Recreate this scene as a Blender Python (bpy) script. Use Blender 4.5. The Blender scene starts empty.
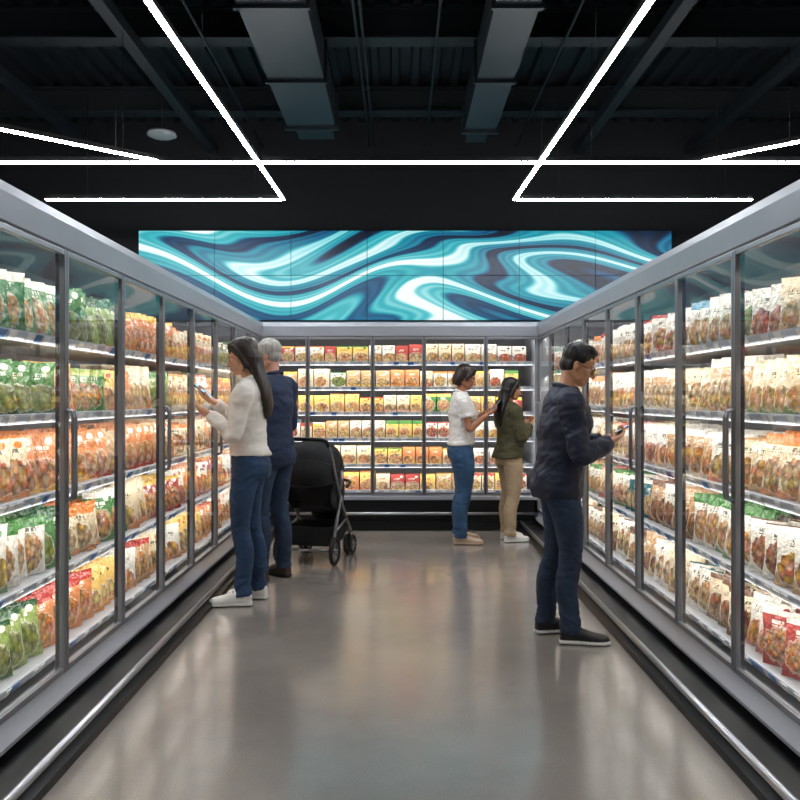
import bpy, bmesh, math, random
import numpy as np
from mathutils import Vector, Matrix, noise, Euler
random.seed(7); np.random.seed(7)
scene = bpy.context.scene
scene.view_settings.view_transform = 'Standard'
scene.view_settings.look = 'None'

# ------------------------------------------------------------------ materials
def S(r, g, b):
    def f(c):
        c /= 255.0
        return c/12.92 if c <= 0.04045 else ((c+0.055)/1.055)**2.4
    return (f(r), f(g), f(b), 1.0)

def newmat(name):
    m = bpy.data.materials.new(name); m.use_nodes = True
    nt = m.node_tree
    return m, nt, nt.nodes.get('Principled BSDF'), nt.nodes.get('Material Output')

def pmat(name, col, rough=0.5, metal=0.0, nscale=None, namt=0.25, bump=0.0, bscale=None, stretch=(1,1,1), coat=0, spec=None, sheen=0, wrinkle=0):
    m, nt, b, o = newmat(name)
    b.inputs['Base Color'].default_value = col
    b.inputs['Roughness'].default_value = rough
    b.inputs['Metallic'].default_value = metal
    if spec is not None: b.inputs['Specular IOR Level'].default_value = spec
    if coat: b.inputs['Coat Weight'].default_value = coat
    if sheen: b.inputs['Sheen Weight'].default_value = sheen
    if nscale or bump:
        tc = nt.nodes.new('ShaderNodeTexCoord')
        mp = nt.nodes.new('ShaderNodeMapping'); mp.inputs['Scale'].default_value = stretch
        nt.links.new(tc.outputs['Object'], mp.inputs['Vector'])
    if nscale:
        n = nt.nodes.new('ShaderNodeTexNoise'); n.inputs['Scale'].default_value = nscale; n.inputs['Detail'].default_value = 5
        nt.links.new(mp.outputs[0], n.inputs['Vector'])
        r = nt.nodes.new('ShaderNodeValToRGB')
        r.color_ramp.elements[0].position = 0.3; r.color_ramp.elements[1].position = 0.7
        r.color_ramp.elements[0].color = tuple(c*(1-namt) for c in col[:3])+(1,)
        r.color_ramp.elements[1].color = tuple(min(1, c*(1+namt)) for c in col[:3])+(1,)
        nt.links.new(n.outputs['Fac'], r.inputs[0]); nt.links.new(r.outputs[0], b.inputs['Base Color'])
    if bump:
        n2 = nt.nodes.new('ShaderNodeTexNoise'); n2.inputs['Scale'].default_value = bscale or 40; n2.inputs['Detail'].default_value = 4
        nt.links.new(mp.outputs[0], n2.inputs['Vector'])
        bp = nt.nodes.new('ShaderNodeBump'); bp.inputs['Strength'].default_value = bump; bp.inputs['Distance'].default_value = 0.01
        nt.links.new(n2.outputs['Fac'], bp.inputs['Height']); nt.links.new(bp.outputs[0], b.inputs['Normal'])
        if wrinkle:
            m3 = nt.nodes.new('ShaderNodeMapping'); m3.inputs['Scale'].default_value=(1,1,1.6); m3.inputs['Rotation'].default_value=(.4,.5,0)
            nt.links.new(tc.outputs['Object'], m3.inputs['Vector'])
            n3 = nt.nodes.new('ShaderNodeTexNoise'); n3.inputs['Scale'].default_value = 7; n3.inputs['Detail'].default_value = 1.2; n3.inputs['Distortion'].default_value=.8
            nt.links.new(m3.outputs[0], n3.inputs['Vector'])
            b3 = nt.nodes.new('ShaderNodeBump'); b3.inputs['Strength'].default_value=wrinkle; b3.inputs['Distance'].default_value=.05
            nt.links.new(n3.outputs['Fac'], b3.inputs['Height']); nt.links.new(bp.outputs[0], b3.inputs['Normal']); nt.links.new(b3.outputs[0], b.inputs['Normal'])
    return m

def emat(name, col, strength):
    m, nt, b, o = newmat(name)
    b.inputs['Base Color'].default_value = col
    b.inputs['Emission Color'].default_value = col
    b.inputs['Emission Strength'].default_value = strength
    return m

M_steel = pmat('cabinet_grey_metal', S(170,174,184), 0.36, 0.3, nscale=3, namt=0.05)
M_frame = pmat('door_frame_anodised', S(142,145,152), 0.35, 0.7)
M_mull = pmat('mullion_dark', S(58,61,66), 0.4, 0.5)
M_black = pmat('black_plastic', S(16,17,19), 0.42)
M_kick = pmat('kick_black', S(20,21,24), 0.35, 0.2)
M_chrome = pmat('chrome_rail', S(180,182,188), 0.3, 1.0)
M_liner = pmat('cabinet_liner', S(98,100,106), 0.5)
M_shelf = pmat('shelf_white', S(184,188,196), 0.4, 0.1)
M_rail = pmat('price_rail', S(200,208,222), 0.35)
M_tag = pmat('price_tag', S(248,248,246), 0.5)
M_tag2 = pmat('price_tag_blue', S(70,120,180), 0.5)
M_dark = pmat('wall_black_paint', S(11,14,19), 0.75, nscale=1.2, namt=0.15)
M_ceil = pmat('ceiling_deck_paint', S(14,19,24), 0.6)
M_duct = pmat('duct_paint', S(31,39,45), 0.5, 0.2, nscale=2, namt=0.12)
M_beam = pmat('beam_paint', S(18,25,30), 0.6)
M_led = emat('led_diffuser', (0.95,0.98,1.0,1), 66.0)
M_white = pmat('white_plastic', S(150,155,158), 0.5)

def glass_mat():
    m, nt, b, o = newmat('door_glass'); nt.nodes.remove(b); N=nt.nodes; L=nt.links
    tr = N.new('ShaderNodeBsdfTransparent'); tr.inputs[0].default_value = (0.96,0.975,0.97,1)
    gl = N.new('ShaderNodeBsdfGlossy'); gl.inputs['Roughness'].default_value = 0.015
    ge = N.new('ShaderNodeNewGeometry'); dt=N.new('ShaderNodeVectorMath'); dt.operation='DOT_PRODUCT'
    L.new(ge.outputs['Normal'],dt.inputs[0]); L.new(ge.outputs['Incoming'],dt.inputs[1])
    ab=N.new('ShaderNodeMath'); ab.operation='ABSOLUTE'; L.new(dt.outputs['Value'],ab.inputs[0])
    s1=N.new('ShaderNodeMath'); s1.operation='SUBTRACT'; s1.inputs[0].default_value=1.0; L.new(ab.outputs[0],s1.inputs[1])
    pw=N.new('ShaderNodeMath'); pw.operation='POWER'; L.new(s1.outputs[0],pw.inputs[0]); pw.inputs[1].default_value=5
    ml=N.new('ShaderNodeMath'); ml.operation='MULTIPLY_ADD'; L.new(pw.outputs[0],ml.inputs[0]); ml.inputs[1].default_value=.8; ml.inputs[2].default_value=.08
    mx = N.new('ShaderNodeMixShader')
    L.new(ml.outputs[0], mx.inputs[0]); L.new(tr.outputs[0], mx.inputs[1]); L.new(gl.outputs[0], mx.inputs[2])
    L.new(mx.outputs[0], o.inputs[0])
    return m
M_glass = glass_mat()

def floor_mat():
    m, nt, b, o = newmat('polished_concrete')
    tc = nt.nodes.new('ShaderNodeTexCoord')
    n = nt.nodes.new('ShaderNodeTexNoise'); n.inputs['Scale'].default_value = 0.9; n.inputs['Detail'].default_value = 9; n.inputs['Roughness'].default_value = 0.65
    nt.links.new(tc.outputs['Object'], n.inputs['Vector'])
    r = nt.nodes.new('ShaderNodeValToRGB'); r.color_ramp.elements[0].position = .3; r.color_ramp.elements[1].position = .72
    r.color_ramp.elements[0].color = S(128,121,115); r.color_ramp.elements[1].color = S(156,148,141)
    nt.links.new(n.outputs['Fac'], r.inputs[0])
    n2 = nt.nodes.new('ShaderNodeTexNoise'); n2.inputs['Scale'].default_value = 140; n2.inputs['Detail'].default_value = 3
    nt.links.new(tc.outputs['Object'], n2.inputs['Vector'])
    mr = nt.nodes.new('ShaderNodeMapRange'); mr.inputs[1].default_value=.3; mr.inputs[2].default_value=.7; mr.inputs[3].default_value=.86; mr.inputs[4].default_value=1.1
    nt.links.new(n2.outputs['Fac'], mr.inputs[0])
    vm = nt.nodes.new('ShaderNodeVectorMath'); vm.operation='SCALE'
    nt.links.new(r.outputs[0], vm.inputs[0]); nt.links.new(mr.outputs[0], vm.inputs['Scale'])
    nt.links.new(vm.outputs[0], b.inputs['Base Color'])
    n3 = nt.nodes.new('ShaderNodeTexNoise'); n3.inputs['Scale'].default_value = 3; n3.inputs['Detail'].default_value = 6
    nt.links.new(tc.outputs['Object'], n3.inputs['Vector'])
    mr2 = nt.nodes.new('ShaderNodeMapRange'); mr2.inputs[3].default_value=.15; mr2.inputs[4].default_value=.25
    nt.links.new(n3.outputs['Fac'], mr2.inputs[0]); nt.links.new(mr2.outputs[0], b.inputs['Roughness'])
    b.inputs['Specular IOR Level'].default_value=.8
    b.inputs['Coat Weight'].default_value=.5; b.inputs['Coat Roughness'].default_value=.14
    return m
M_floor = floor_mat()

# ------------------------------------------------------------------ mesh builder
class MB:
    def __init__(s): s.v=[]; s.f=[]; s.m=[]; s.sm=[]
    def box(s, a, b, mi=0, T=None):
        i=len(s.v)
        x0,y0,z0=a; x1,y1,z1=b
        for p in ((x0,y0,z0),(x1,y0,z0),(x1,y1,z0),(x0,y1,z0),(x0,y0,z1),(x1,y0,z1),(x1,y1,z1),(x0,y1,z1)):
            s.v.append(tuple(T(*p)) if T else p)
        for q in ((0,3,2,1),(4,5,6,7),(0,1,5,4),(1,2,6,5),(2,3,7,6),(3,0,4,7)):
            s.f.append(tuple(i+k for k in q)); s.m.append(mi); s.sm.append(False)
    def prof(s, pts, u0, u1, mi=0, T=None):
        i=len(s.v); n=len(pts)
        for u in (u0,u1):
            for d,z in pts: s.v.append(tuple(T(u,d,z)))
        for k in range(n):
            k2=(k+1)%n
            s.f.append((i+k,i+k2,i+n+k2,i+n+k)); s.m.append(mi); s.sm.append(False)
        s.f.append(tuple(i+k for k in range(n))); s.m.append(mi); s.sm.append(False)
        s.f.append(tuple(i+n+k for k in range(n))); s.m.append(mi); s.sm.append(False)
    def quad(s, pts, mi=0):
        i=len(s.v); s.v += [tuple(p) for p in pts]; s.f.append(tuple(range(i,i+len(pts)))); s.m.append(mi); s.sm.append(False)
    def tube(s, pts, r, n=10, mi=0, sub=1, closed=False):
        P,R = resample(pts, r if isinstance(r,(list,tuple)) else [r]*len(pts), sub) if sub>1 else ([Vector(p) for p in pts], (list(r) if isinstance(r,(list,tuple)) else [r]*len(pts)))
        i=len(s.v); add_tube(s.v, s.f, P, R, n)
        k=len(s.f)-len(s.m); s.m += [mi]*k; s.sm += [True]*k
    def torus(s, c, ax, R, r, n=24, k=8, mi=0):
        ax=Vector(ax).normalized(); a=ax.orthogonal().normalized(); b=ax.cross(a); c=Vector(c); i=len(s.v)
        for j in range(n):
            t=2*math.pi*j/n; d=a*math.cos(t)+b*math.sin(t)
            for l in range(k):
                q=2*math.pi*l/k
                s.v.append(tuple(c+d*(R+r*math.cos(q))+ax*(r*math.sin(q))))
        for j in range(n):
            for l in range(k):
                s.f.append((i+j*k+l, i+((j+1)%n)*k+l, i+((j+1)%n)*k+(l+1)%k, i+j*k+(l+1)%k)); s.m.append(mi); s.sm.append(True)
    def obj(s, name, mats, parent=None, recalc=True, bevel=0):
        me=bpy.data.meshes.new(name); me.from_pydata(s.v,[],s.f)
        for m in mats: me.materials.append(m)
        me.polygons.foreach_set('material_index', s.m); me.polygons.foreach_set('use_smooth', s.sm)
        if recalc:
            bm=bmesh.new(); bm.from_mesh(me); bmesh.ops.recalc_face_normals(bm, faces=bm.faces); bm.to_mesh(me); bm.free()
        o=bpy.data.objects.new(name, me); scene.collection.objects.link(o)
        if parent: o.parent=parent
        if bevel:
            bv=o.modifiers.new('bevel','BEVEL'); bv.width=bevel; bv.segments=2; bv.limit_method='ANGLE'
        return o

def cr(p0,p1,p2,p3,t):
    return 0.5*((2*p1)+(p2-p0)*t+(2*p0-5*p1+4*p2-p3)*t*t+(3*p1-p0-3*p2+p3)*t**3)
def resample(pts, rad, sub):
    P=[Vector(p) for p in pts]; n=len(P); oP=[];oR=[]
    for i in range(n-1):
        a=P[max(i-1,0)];b=P[i];c=P[i+1];d=P[min(i+2,n-1)]
        ra=rad[max(i-1,0)];rb=rad[i];rc=rad[i+1];rd=rad[min(i+2,n-1)]
        for k in range(sub):
            t=k/sub; oP.append(cr(a,b,c,d,t)); oR.append(max(0.0005,cr(ra,rb,rc,rd,t)))
    oP.append(P[-1]); oR.append(rad[-1]); return oP,oR
def add_tube(V,F,P,R,n):
    i=len(V); m=len(P); up=None
    for j in range(m):
        t=(P[min(j+1,m-1)]-P[max(j-1,0)]).normalized()
        if up is None: up=t.orthogonal().normalized()
        else:
            up=(up-t*up.dot(t))
            up=up.normalized() if up.length>1e-6 else t.orthogonal().normalized()
        b=t.cross(up)
        for k in range(n):
            q=2*math.pi*k/n
            V.append(tuple(P[j]+(up*math.cos(q)+b*math.sin(q))*R[j]))
    for j in range(m-1):
        for k in range(n):
            F.append((i+j*n+k, i+j*n+(k+1)%n, i+(j+1)*n+(k+1)%n, i+(j+1)*n+k))
    F.append(tuple(i+k for k in reversed(range(n)))); F.append(tuple(i+(m-1)*n+k for k in range(n)))

def empty(name, loc=(0,0,0), rz=0):
    e=bpy.data.objects.new(name,None); e.location=loc; e.rotation_euler=(0,0,rz); e.empty_display_size=0.2
    scene.collection.objects.link(e); return e

# ------------------------------------------------------------------ room
ZC=4.7
b=MB(); b.box((-6,-3,-0.1),(6,9.45,0)); b.obj('floor',[M_floor])
b=MB(); b.box((-6,9.45,-0.1),(6,9.6,ZC+.1)); b.obj('wall_back',[M_dark])
b=MB(); b.box((-6.15,-3,-0.1),(-6,9.6,ZC+.1)); b.obj('wall_left',[M_dark])
b=MB(); b.box((6,-3,-0.1),(6.15,9.6,ZC+.1)); b.obj('wall_right',[M_dark])
b=MB(); b.box((-6.15,-3.15,-0.1),(6.15,-3,ZC+.1)); b.obj('wall_front',[M_dark])
b=MB(); b.box((-6,-3,ZC),(6,9.45,ZC+.1))
x=-5.9
while x<5.8:
    b.prof([(x,ZC+.01),(x+.025,ZC-.05),(x+.085,ZC-.05),(x+.11,ZC+.01)],-2.99,9.44,0,T=lambda u,d,z:(d,u,z)); x+=.2
b.obj('ceiling',[M_ceil])
b=MB()
for y in (1.6,3.3,5.0,6.7,8.4):
    b.box((-5.95,y-.09,4.38),(5.95,y+.09,4.40)); b.box((-5.95,y-.09,4.62),(5.95,y+.09,4.64)); b.box((-5.95,y-.012,4.39),(5.95,y+.012,4.63))
b.obj('ceiling_beams',[M_beam])
b=MB()
for x in (-3.6,-2.2,2.1,3.4): b.box((x-.05,-2.95,4.27),(x+.05,9.40,4.37))
b.obj('ceiling_purlins',[M_beam])
b=MB()
for x,z in ((-.35,4.33),(-.3,4.33),(1.35,4.33),(-1.6,4.33),(.3,4.34)): b.tube([(x,-2.9,z),(x,9.3,z)],.012,8)
b.obj('conduit_pipes',[M_beam])
def duct(x0,x1,z0,z1,y1,name):
    b=MB(); b.box((x0,-2.9,z0),(x1,y1,z1))
    y=-2.2
    while y<y1:
        b.box((x0-.025,y-.015,z0-.025),(x1+.025,y+.015,z1+.01)); y+=1.25
    b.box((x0-.03,y1-.03,z0-.03),(x1+.03,y1,z1+.01))
    b.box((x0+.05,y1,z0+.05),(x1-.05,y1+.5,z1-.0))
    o=b.obj(name,[M_duct])
    return o
duct(-1.08,-.62,4.0,4.32,7.7,'ventilation_duct'); duct(.63,.93,4.0,4.32,7.8,'ventilation_duct')
b=MB(); c=(-2.28,7.66)
b.tube([(c[0],c[1],3.90),(c[0],c[1],3.915),(c[0],c[1],3.94),(c[0],c[1],3.955)],[.11,.14,.13,.05],24); b.tube([(c[0],c[1],3.95),(c[0],c[1],4.66)],.004,8,1)
b.obj('pendant_speaker',[M_white,M_black])

# linear led lights
ZL=3.30
def led(name, segs):
    e=MB()
    for (x0,y0),(x1,y1) in segs:
        d=Vector((x1-x0,y1-y0,0)); L=d.length; d.normalize(); nrm=Vector((-d.y,d.x,0))
        def T(u,w,z): p=Vector((x0,y0,0))+d*u+nrm*w; return (p.x,p.y,z)
        e.box((0,-.014,ZL-.003),(L,.014,ZL+.010),0,T); e.box((0,-.017,ZL+.010),(L,.017,ZL+.045),1,T)
        k=.4
        while k<L:
            p=T(k,0,0)
            if not(-1.15<p[0]<-.55 or .55<p[0]<1.0): e.tube([(p[0],p[1],ZL+.045),(p[0],p[1],4.265)],.0022,5,1)
            k+=1.6
    e.obj(name,[M_led,M_black])
led('linear_led_light',[((-1.27,1.2),(-1.12,7.68))])
led('linear_led_light',[((1.27,1.2),(1.10,7.68))])
led('linear_led_light',[((-5.9,6.47),(-1.17,6.47)),((-1.13,6.47),(1.11,6.47)),((1.15,6.47),(5.9,6.47))])
led('linear_led_light',[((-3.4,7.68),(-1.14,7.68))])
led('linear_led_light',[((1.12,7.68),(3.38,7.68))])
led('linear_led_light',[((-4.9,3.9),(-1.95,6.42))])
led('linear_led_light',[((5.2,3.95),(2.43,6.42))])

# ------------------------------------------------------------------ video wall
def screen_mat():
    m, nt, b, o = newmat('screen_image'); N=nt.nodes; L=nt.links
    def math_(op,a,bv=None,cv=None):
        q=N.new('ShaderNodeMath'); q.operation=op
        for k,x in enumerate((a,bv,cv)):
            if x is None: continue
            if isinstance(x,(int,float)): q.inputs[k].default_value=x
            else: L.new(x,q.inputs[k])
        return q.outputs[0]
    tc=N.new('ShaderNodeTexCoord'); sp=N.new('ShaderNodeSeparateXYZ'); L.new(tc.outputs['Object'],sp.inputs[0]); X,Z=sp.outputs[0],sp.outputs[2]
    wave=math_('ADD',math_('MULTIPLY',math_('SINE',math_('MULTIPLY_ADD',X,1.5,.9)),.26),math_('MULTIPLY',math_('SINE',math_('MULTIPLY_ADD',X,2.7,2.0)),.08))
    Z2=math_('SUBTRACT',Z,wave)
    cb=N.new('ShaderNodeCombineXYZ'); L.new(math_('MULTIPLY',X,.22),cb.inputs[0]); L.new(math_('MULTIPLY',Z2,1.0),cb.inputs[2]); cb.inputs[1].default_value=7.7
    n1=N.new('ShaderNodeTexNoise'); n1.inputs['Scale'].default_value=1.2; n1.inputs['Detail'].default_value=.6
    L.new(cb.outputs[0],n1.inputs['Vector'])
    sb=N.new('ShaderNodeVectorMath'); sb.operation='SUBTRACT'; sb.inputs[1].default_value=(.5,.5,.5); L.new(n1.outputs['Color'],sb.inputs[0])
    sc=N.new('ShaderNodeVectorMath'); sc.operation='SCALE'; sc.inputs['Scale'].default_value=1.0; L.new(sb.outputs[0],sc.inputs[0])
    ad=N.new('ShaderNodeVectorMath'); ad.operation='ADD'; L.new(cb.outputs[0],ad.inputs[0]); L.new(sc.outputs[0],ad.inputs[1])
    n2=N.new('ShaderNodeTexNoise'); n2.inputs['Scale'].default_value=1.4; n2.inputs['Detail'].default_value=.3; L.new(ad.outputs[0],n2.inputs['Vector'])
    n3=N.new('ShaderNodeTexNoise'); n3.inputs['Scale'].default_value=1.1; n3.inputs['Detail'].default_value=.5; n3.noise_dimensions='4D'; n3.inputs['W'].default_value=3; L.new(ad.outputs[0],n3.inputs['Vector'])
    f=n2.outputs['Fac']
    s1=math_('MULTIPLY_ADD',math_('SINE',math_('MULTIPLY',f,40.0)),.32,.46)
    s2=math_('MULTIPLY',math_('SINE',math_('MULTIPLY',f,125.0)),.12)
    s3=math_('MULTIPLY',math_('SINE',math_('MULTIPLY',f,290.0)),.08)
    lowf=math_('MULTIPLY',math_('SUBTRACT',n3.outputs['Fac'],.5),1.0)
    t=math_('ADD',math_('ADD',s1,s2),math_('ADD',s3,lowf))
    r=N.new('ShaderNodeValToRGB'); cr_=r.color_ramp
    cr_.elements[0].position=0.02; cr_.elements[0].color=S(2,14,34)
    cr_.elements[1].position=.97; cr_.elements[1].color=S(240,252,253)
    for p,c in ((.17,S(2,44,82)),(.32,S(4,92,134)),(.48,S(14,142,164)),(.64,S(60,182,190)),(.80,S(148,222,226))):
        e=cr_.elements.new(p); e.color=c
    L.new(t,r.inputs[0])
    b.inputs['Base Color'].default_value=(.01,.01,.012,1); b.inputs['Roughness'].default_value=.3
    L.new(r.outputs[0],b.inputs['Emission Color']); b.inputs['Emission Strength'].default_value=1.05
    return m
M_screen=screen_mat()
b=MB(); X0,X1,Z0,Z1=-3.06,3.18,2.31,3.36
b.box((X0,9.38,Z0),(X1,9.448,Z1),1)
w=(X1-X0)/7; h=(Z1-Z0)/2
for i in range(7):
    for j in range(2):
        b.box((X0+i*w+.004,9.36,Z0+j*h+.004),(X0+(i+1)*w-.004,9.379,Z0+(j+1)*h-.004),0)
b.obj('video_wall',[M_screen,M_black])

# ------------------------------------------------------------------ products
def product_mat(name, rough):
    m, nt, b, o = newmat(name); N=nt.nodes; L=nt.links
    uv=N.new('ShaderNodeUVMap'); uv.uv_map='UVMap'
    sp=N.new('ShaderNodeSeparateXYZ'); L.new(uv.outputs[0],sp.inputs[0]); U=sp.outputs[0]; V=sp.outputs[1]
    def at(n):
        a=N.new('ShaderNodeAttribute'); a.attribute_name=n; return a
    base,acc,food=at('base'),at('accent'),at('food')
    def mt(op,a,bb=None,c=None):
        q=N.new('ShaderNodeMath'); q.operation=op
        for k,x in enumerate((a,bb,c)):
            if x is None: continue
            if isinstance(x,(int,float)): q.inputs[k].default_value=x
            else: L.new(x,q.inputs[k])
        return q.outputs[0]
    def mix(f,a,bb):
        q=N.new('ShaderNodeMix'); q.data_type='RGBA'
        if isinstance(f,(int,float)): q.inputs[0].default_value=f
        else: L.new(f,q.inputs[0])
        for k,x in ((6,a),(7,bb)):
            if isinstance(x,tuple): q.inputs[k].default_value=x
            else: L.new(x,q.inputs[k])
        return q.outputs[2]
    rnd=base.outputs['Alpha']; style=acc.outputs['Alpha']   # rnd per pack, style per design
    st2=mt('FRACT',mt('MULTIPLY',style,7.31)); st3=mt('FRACT',mt('MULTIPLY',style,23.7))
    cmb=N.new('ShaderNodeCombineXYZ'); L.new(U,cmb.inputs[0]); L.new(V,cmb.inputs[1]); L.new(mt('MULTIPLY',style,37.0),cmb.inputs[2])
    vo=N.new('ShaderNodeTexVoronoi'); L.new(mt('MULTIPLY_ADD',st2,5.0,4.5),vo.inputs['Scale']); L.new(cmb.outputs[0],vo.inputs['Vector'])
    no=N.new('ShaderNodeTexNoise'); no.inputs['Scale'].default_value=11; no.inputs['Detail'].default_value=3; L.new(cmb.outputs[0],no.inputs['Vector'])
    sv=N.new('ShaderNodeSeparateColor'); L.new(vo.outputs['Color'],sv.inputs[0])
    hs=N.new('ShaderNodeHueSaturation'); L.new(food.outputs['Color'],hs.inputs['Color'])
    L.new(mt('MULTIPLY_ADD',sv.outputs[0],.07,.465),hs.inputs['Hue']); L.new(mt('MULTIPLY_ADD',sv.outputs[1],.5,.6),hs.inputs['Saturation'])
    val=mt('SUBTRACT',1.5,mt('MULTIPLY',vo.outputs['Distance'],1.35))
    val=mt('MULTIPLY',val,mt('ADD',.5,mt('MULTIPLY',no.outputs['Fac'],.8)))
    L.new(val,hs.inputs['Value'])
    foodc=hs.outputs[0]
    cy=mt('MULTIPLY_ADD',st2,.12,.28)
    du=mt('DIVIDE',mt('SUBTRACT',U,mt('MULTIPLY_ADD',st3,.2,.4)),mt('MULTIPLY_ADD',st3,.16,.38)); dv=mt('DIVIDE',mt('SUBTRACT',V,cy),mt('MULTIPLY_ADD',st2,.10,.23))
    r2=mt('ADD',mt('ADD',mt('MULTIPLY',du,du),mt('MULTIPLY',dv,dv)),mt('MULTIPLY',mt('SUBTRACT',no.outputs['Fac'],.5),1.3))
    mfood=mt('LESS_THAN',r2,1.0); mplate=mt('LESS_THAN',r2,1.22)
    band=mt('MULTIPLY',mt('GREATER_THAN',V,mt('MULTIPLY_ADD',st3,.2,.80)),mt('GREATER_THAN',st2,.45))
    tilt=mt('ADD',V,mt('MULTIPLY',mt('SINE',mt('MULTIPLY',U,3.0)),mt('MULTIPLY_ADD',style,.5,-.25)))
    swoosh=mt('MULTIPLY',mt('LESS_THAN',tilt,mt('MULTIPLY_ADD',st3,.4,.05)),mt('LESS_THAN',st2,.6))
    mp=N.new('ShaderNodeMapping'); mp.inputs['Scale'].default_value=(20,7,1); L.new(cmb.outputs[0],mp.inputs['Vector'])
    nt2=N.new('ShaderNodeTexNoise'); nt2.inputs['Scale'].default_value=1.0; nt2.inputs['Detail'].default_value=1; L.new(mp.outputs[0],nt2.inputs['Vector'])
    tv=mt('MULTIPLY_ADD',st2,.06,.74)
    inr=mt('MULTIPLY',mt('LESS_THAN',mt('ABSOLUTE',mt('SUBTRACT',U,.48)),mt('MULTIPLY_ADD',st3,.14,.18)),mt('LESS_THAN',mt('ABSOLUTE',mt('SUBTRACT',V,tv)),.034))
    txt=mt('MULTIPLY',inr,mt('GREATER_THAN',nt2.outputs['Fac'],.48))
    inr2=mt('MULTIPLY',mt('LESS_THAN',mt('ABSOLUTE',mt('SUBTRACT',U,.42)),.2),mt('LESS_THAN',mt('ABSOLUTE',mt('SUBTRACT',V,mt('SUBTRACT',tv,.065))),.012))
    txt=mt('MAXIMUM',txt,mt('MULTIPLY',inr2,mt('GREATER_THAN',nt2.outputs['Fac'],.48)))
    bu=mt('DIVIDE',mt('SUBTRACT',U,.78),.10); bv=mt('DIVIDE',mt('SUBTRACT',V,.87),.06)
    badge=mt('MULTIPLY',mt('LESS_THAN',mt('ADD',mt('MULTIPLY',bu,bu),mt('MULTIPLY',bv,bv)),1.0),mt('GREATER_THAN',st3,.4))
    hb=N.new('ShaderNodeHueSaturation'); L.new(base.outputs['Color'],hb.inputs['Color']); L.new(mt('MULTIPLY_ADD',no.outputs['Fac'],.6,.7),hb.inputs['Value']); hb.inputs['Saturation'].default_value=.93
    col=mix(band,hb.outputs[0],acc.outputs['Color'])
    col=mix(mt('MULTIPLY',swoosh,.8),col,acc.outputs['Color'])
    col=mix(mt('MULTIPLY',mplate,.45),col,S(238,230,215))
    col=mix(mfood,col,foodc)
    col=mix(badge,col,mix(food.outputs['Alpha'],acc.outputs['Color'],S(240,236,225)))
    col=mix(mt('MULTIPLY',txt,.85),col,mix(food.outputs['Alpha'],S(50,52,50),S(245,243,236)))
    L.new(col,b.inputs['Base Color']); b.inputs['Roughness'].default_value=rough
    if rough<.45:
        cm2=N.new('ShaderNodeCombineXYZ'); L.new(U,cm2.inputs[0]); L.new(V,cm2.inputs[1]); L.new(mt('MULTIPLY',rnd,37.0),cm2.inputs[2])
        bn=N.new('ShaderNodeTexNoise'); bn.inputs['Scale'].default_value=6; bn.inputs['Detail'].default_value=2; L.new(cm2.outputs[0],bn.inputs['Vector'])
        bp=N.new('ShaderNodeBump'); bp.inputs['Strength'].default_value=.75; bp.inputs['Distance'].default_value=.03; L.new(bn.outputs['Fac'],bp.inputs['Height']); L.new(bp.outputs[0],b.inputs['Normal'])
    return m
M_bag=product_mat('printed_bag_film',.34); M_box=product_mat('printed_carton',.5)

C=dict(green=S(66,122,58),dgreen=S(38,84,50),lime=S(140,162,80),white=S(224,219,210),cream=S(222,203,170),orange=S(212,124,58),red=S(170,50,42),
       yellow=S(228,184,84),kraft=S(188,146,102),teal=S(32,96,104),navy=S(30,50,86),brown=S(102,66,44),pink=S(196,98,100),sky=S(110,152,180))
FOOD=[S(210,142,76),S(206,162,104),S(212,166,92),S(164,104,60),S(192,96,58),S(134,144,68),S(212,152,98)]
LIGHT={'white','cream','yellow','sky'}

class Prod:
    def __init__(s): s.V=[];s.F=[];s.UV=[];s.base=[];s.acc=[];s.food=[];s.n=0;s.style=.5
    def add(s,V,F,UV,des):
        s.V.append(V); s.F+= [tuple(q+s.n for q in f) for f in F]; s.UV.append(UV)
        k=len(V); s.n+=k
        r=random.random(); bs=list(C[des[0]][:3])+[r]; ac=list(C[des[1]][:3])+[s.style]; fd=list(FOOD[des[2]][:3])+[0.0 if des[0] in LIGHT else 1.0]
        s.base.append(np.tile(bs,(k,1))); s.acc.append(np.tile(ac,(k,1))); s.food.append(np.tile(fd,(k,1)))
    def obj(s,name,mat):
        V=np.concatenate(s.V); UV=np.concatenate(s.UV)
        me=bpy.data.meshes.new(name); me.from_pydata(V.tolist(),[],s.F); me.materials.append(mat)
        uvl=me.uv_layers.new(name='UVMap'); li=np.empty(len(me.loops),dtype=np.int32); me.loops.foreach_get('vertex_index',li)
        uvl.data.foreach_set('uv',UV[li].astype(np.float32).ravel())
        for nm,arr in (('base',s.base),('accent',s.acc),('food',s.food)):
            a=me.attributes.new(nm,'FLOAT_COLOR','POINT'); a.data.foreach_set('color',np.concatenate(arr).astype(np.float32).ravel())
        me.polygons.foreach_set('use_smooth',[mat is M_bag]*len(me.polygons))
        bm=bmesh.new(); bm.from_mesh(me); bmesh.ops.recalc_face_normals(bm,faces=bm.faces); bm.to_mesh(me); bm.free()
        o=bpy.data.objects.new(name,me); scene.collection.objects.link(o); return o

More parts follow.
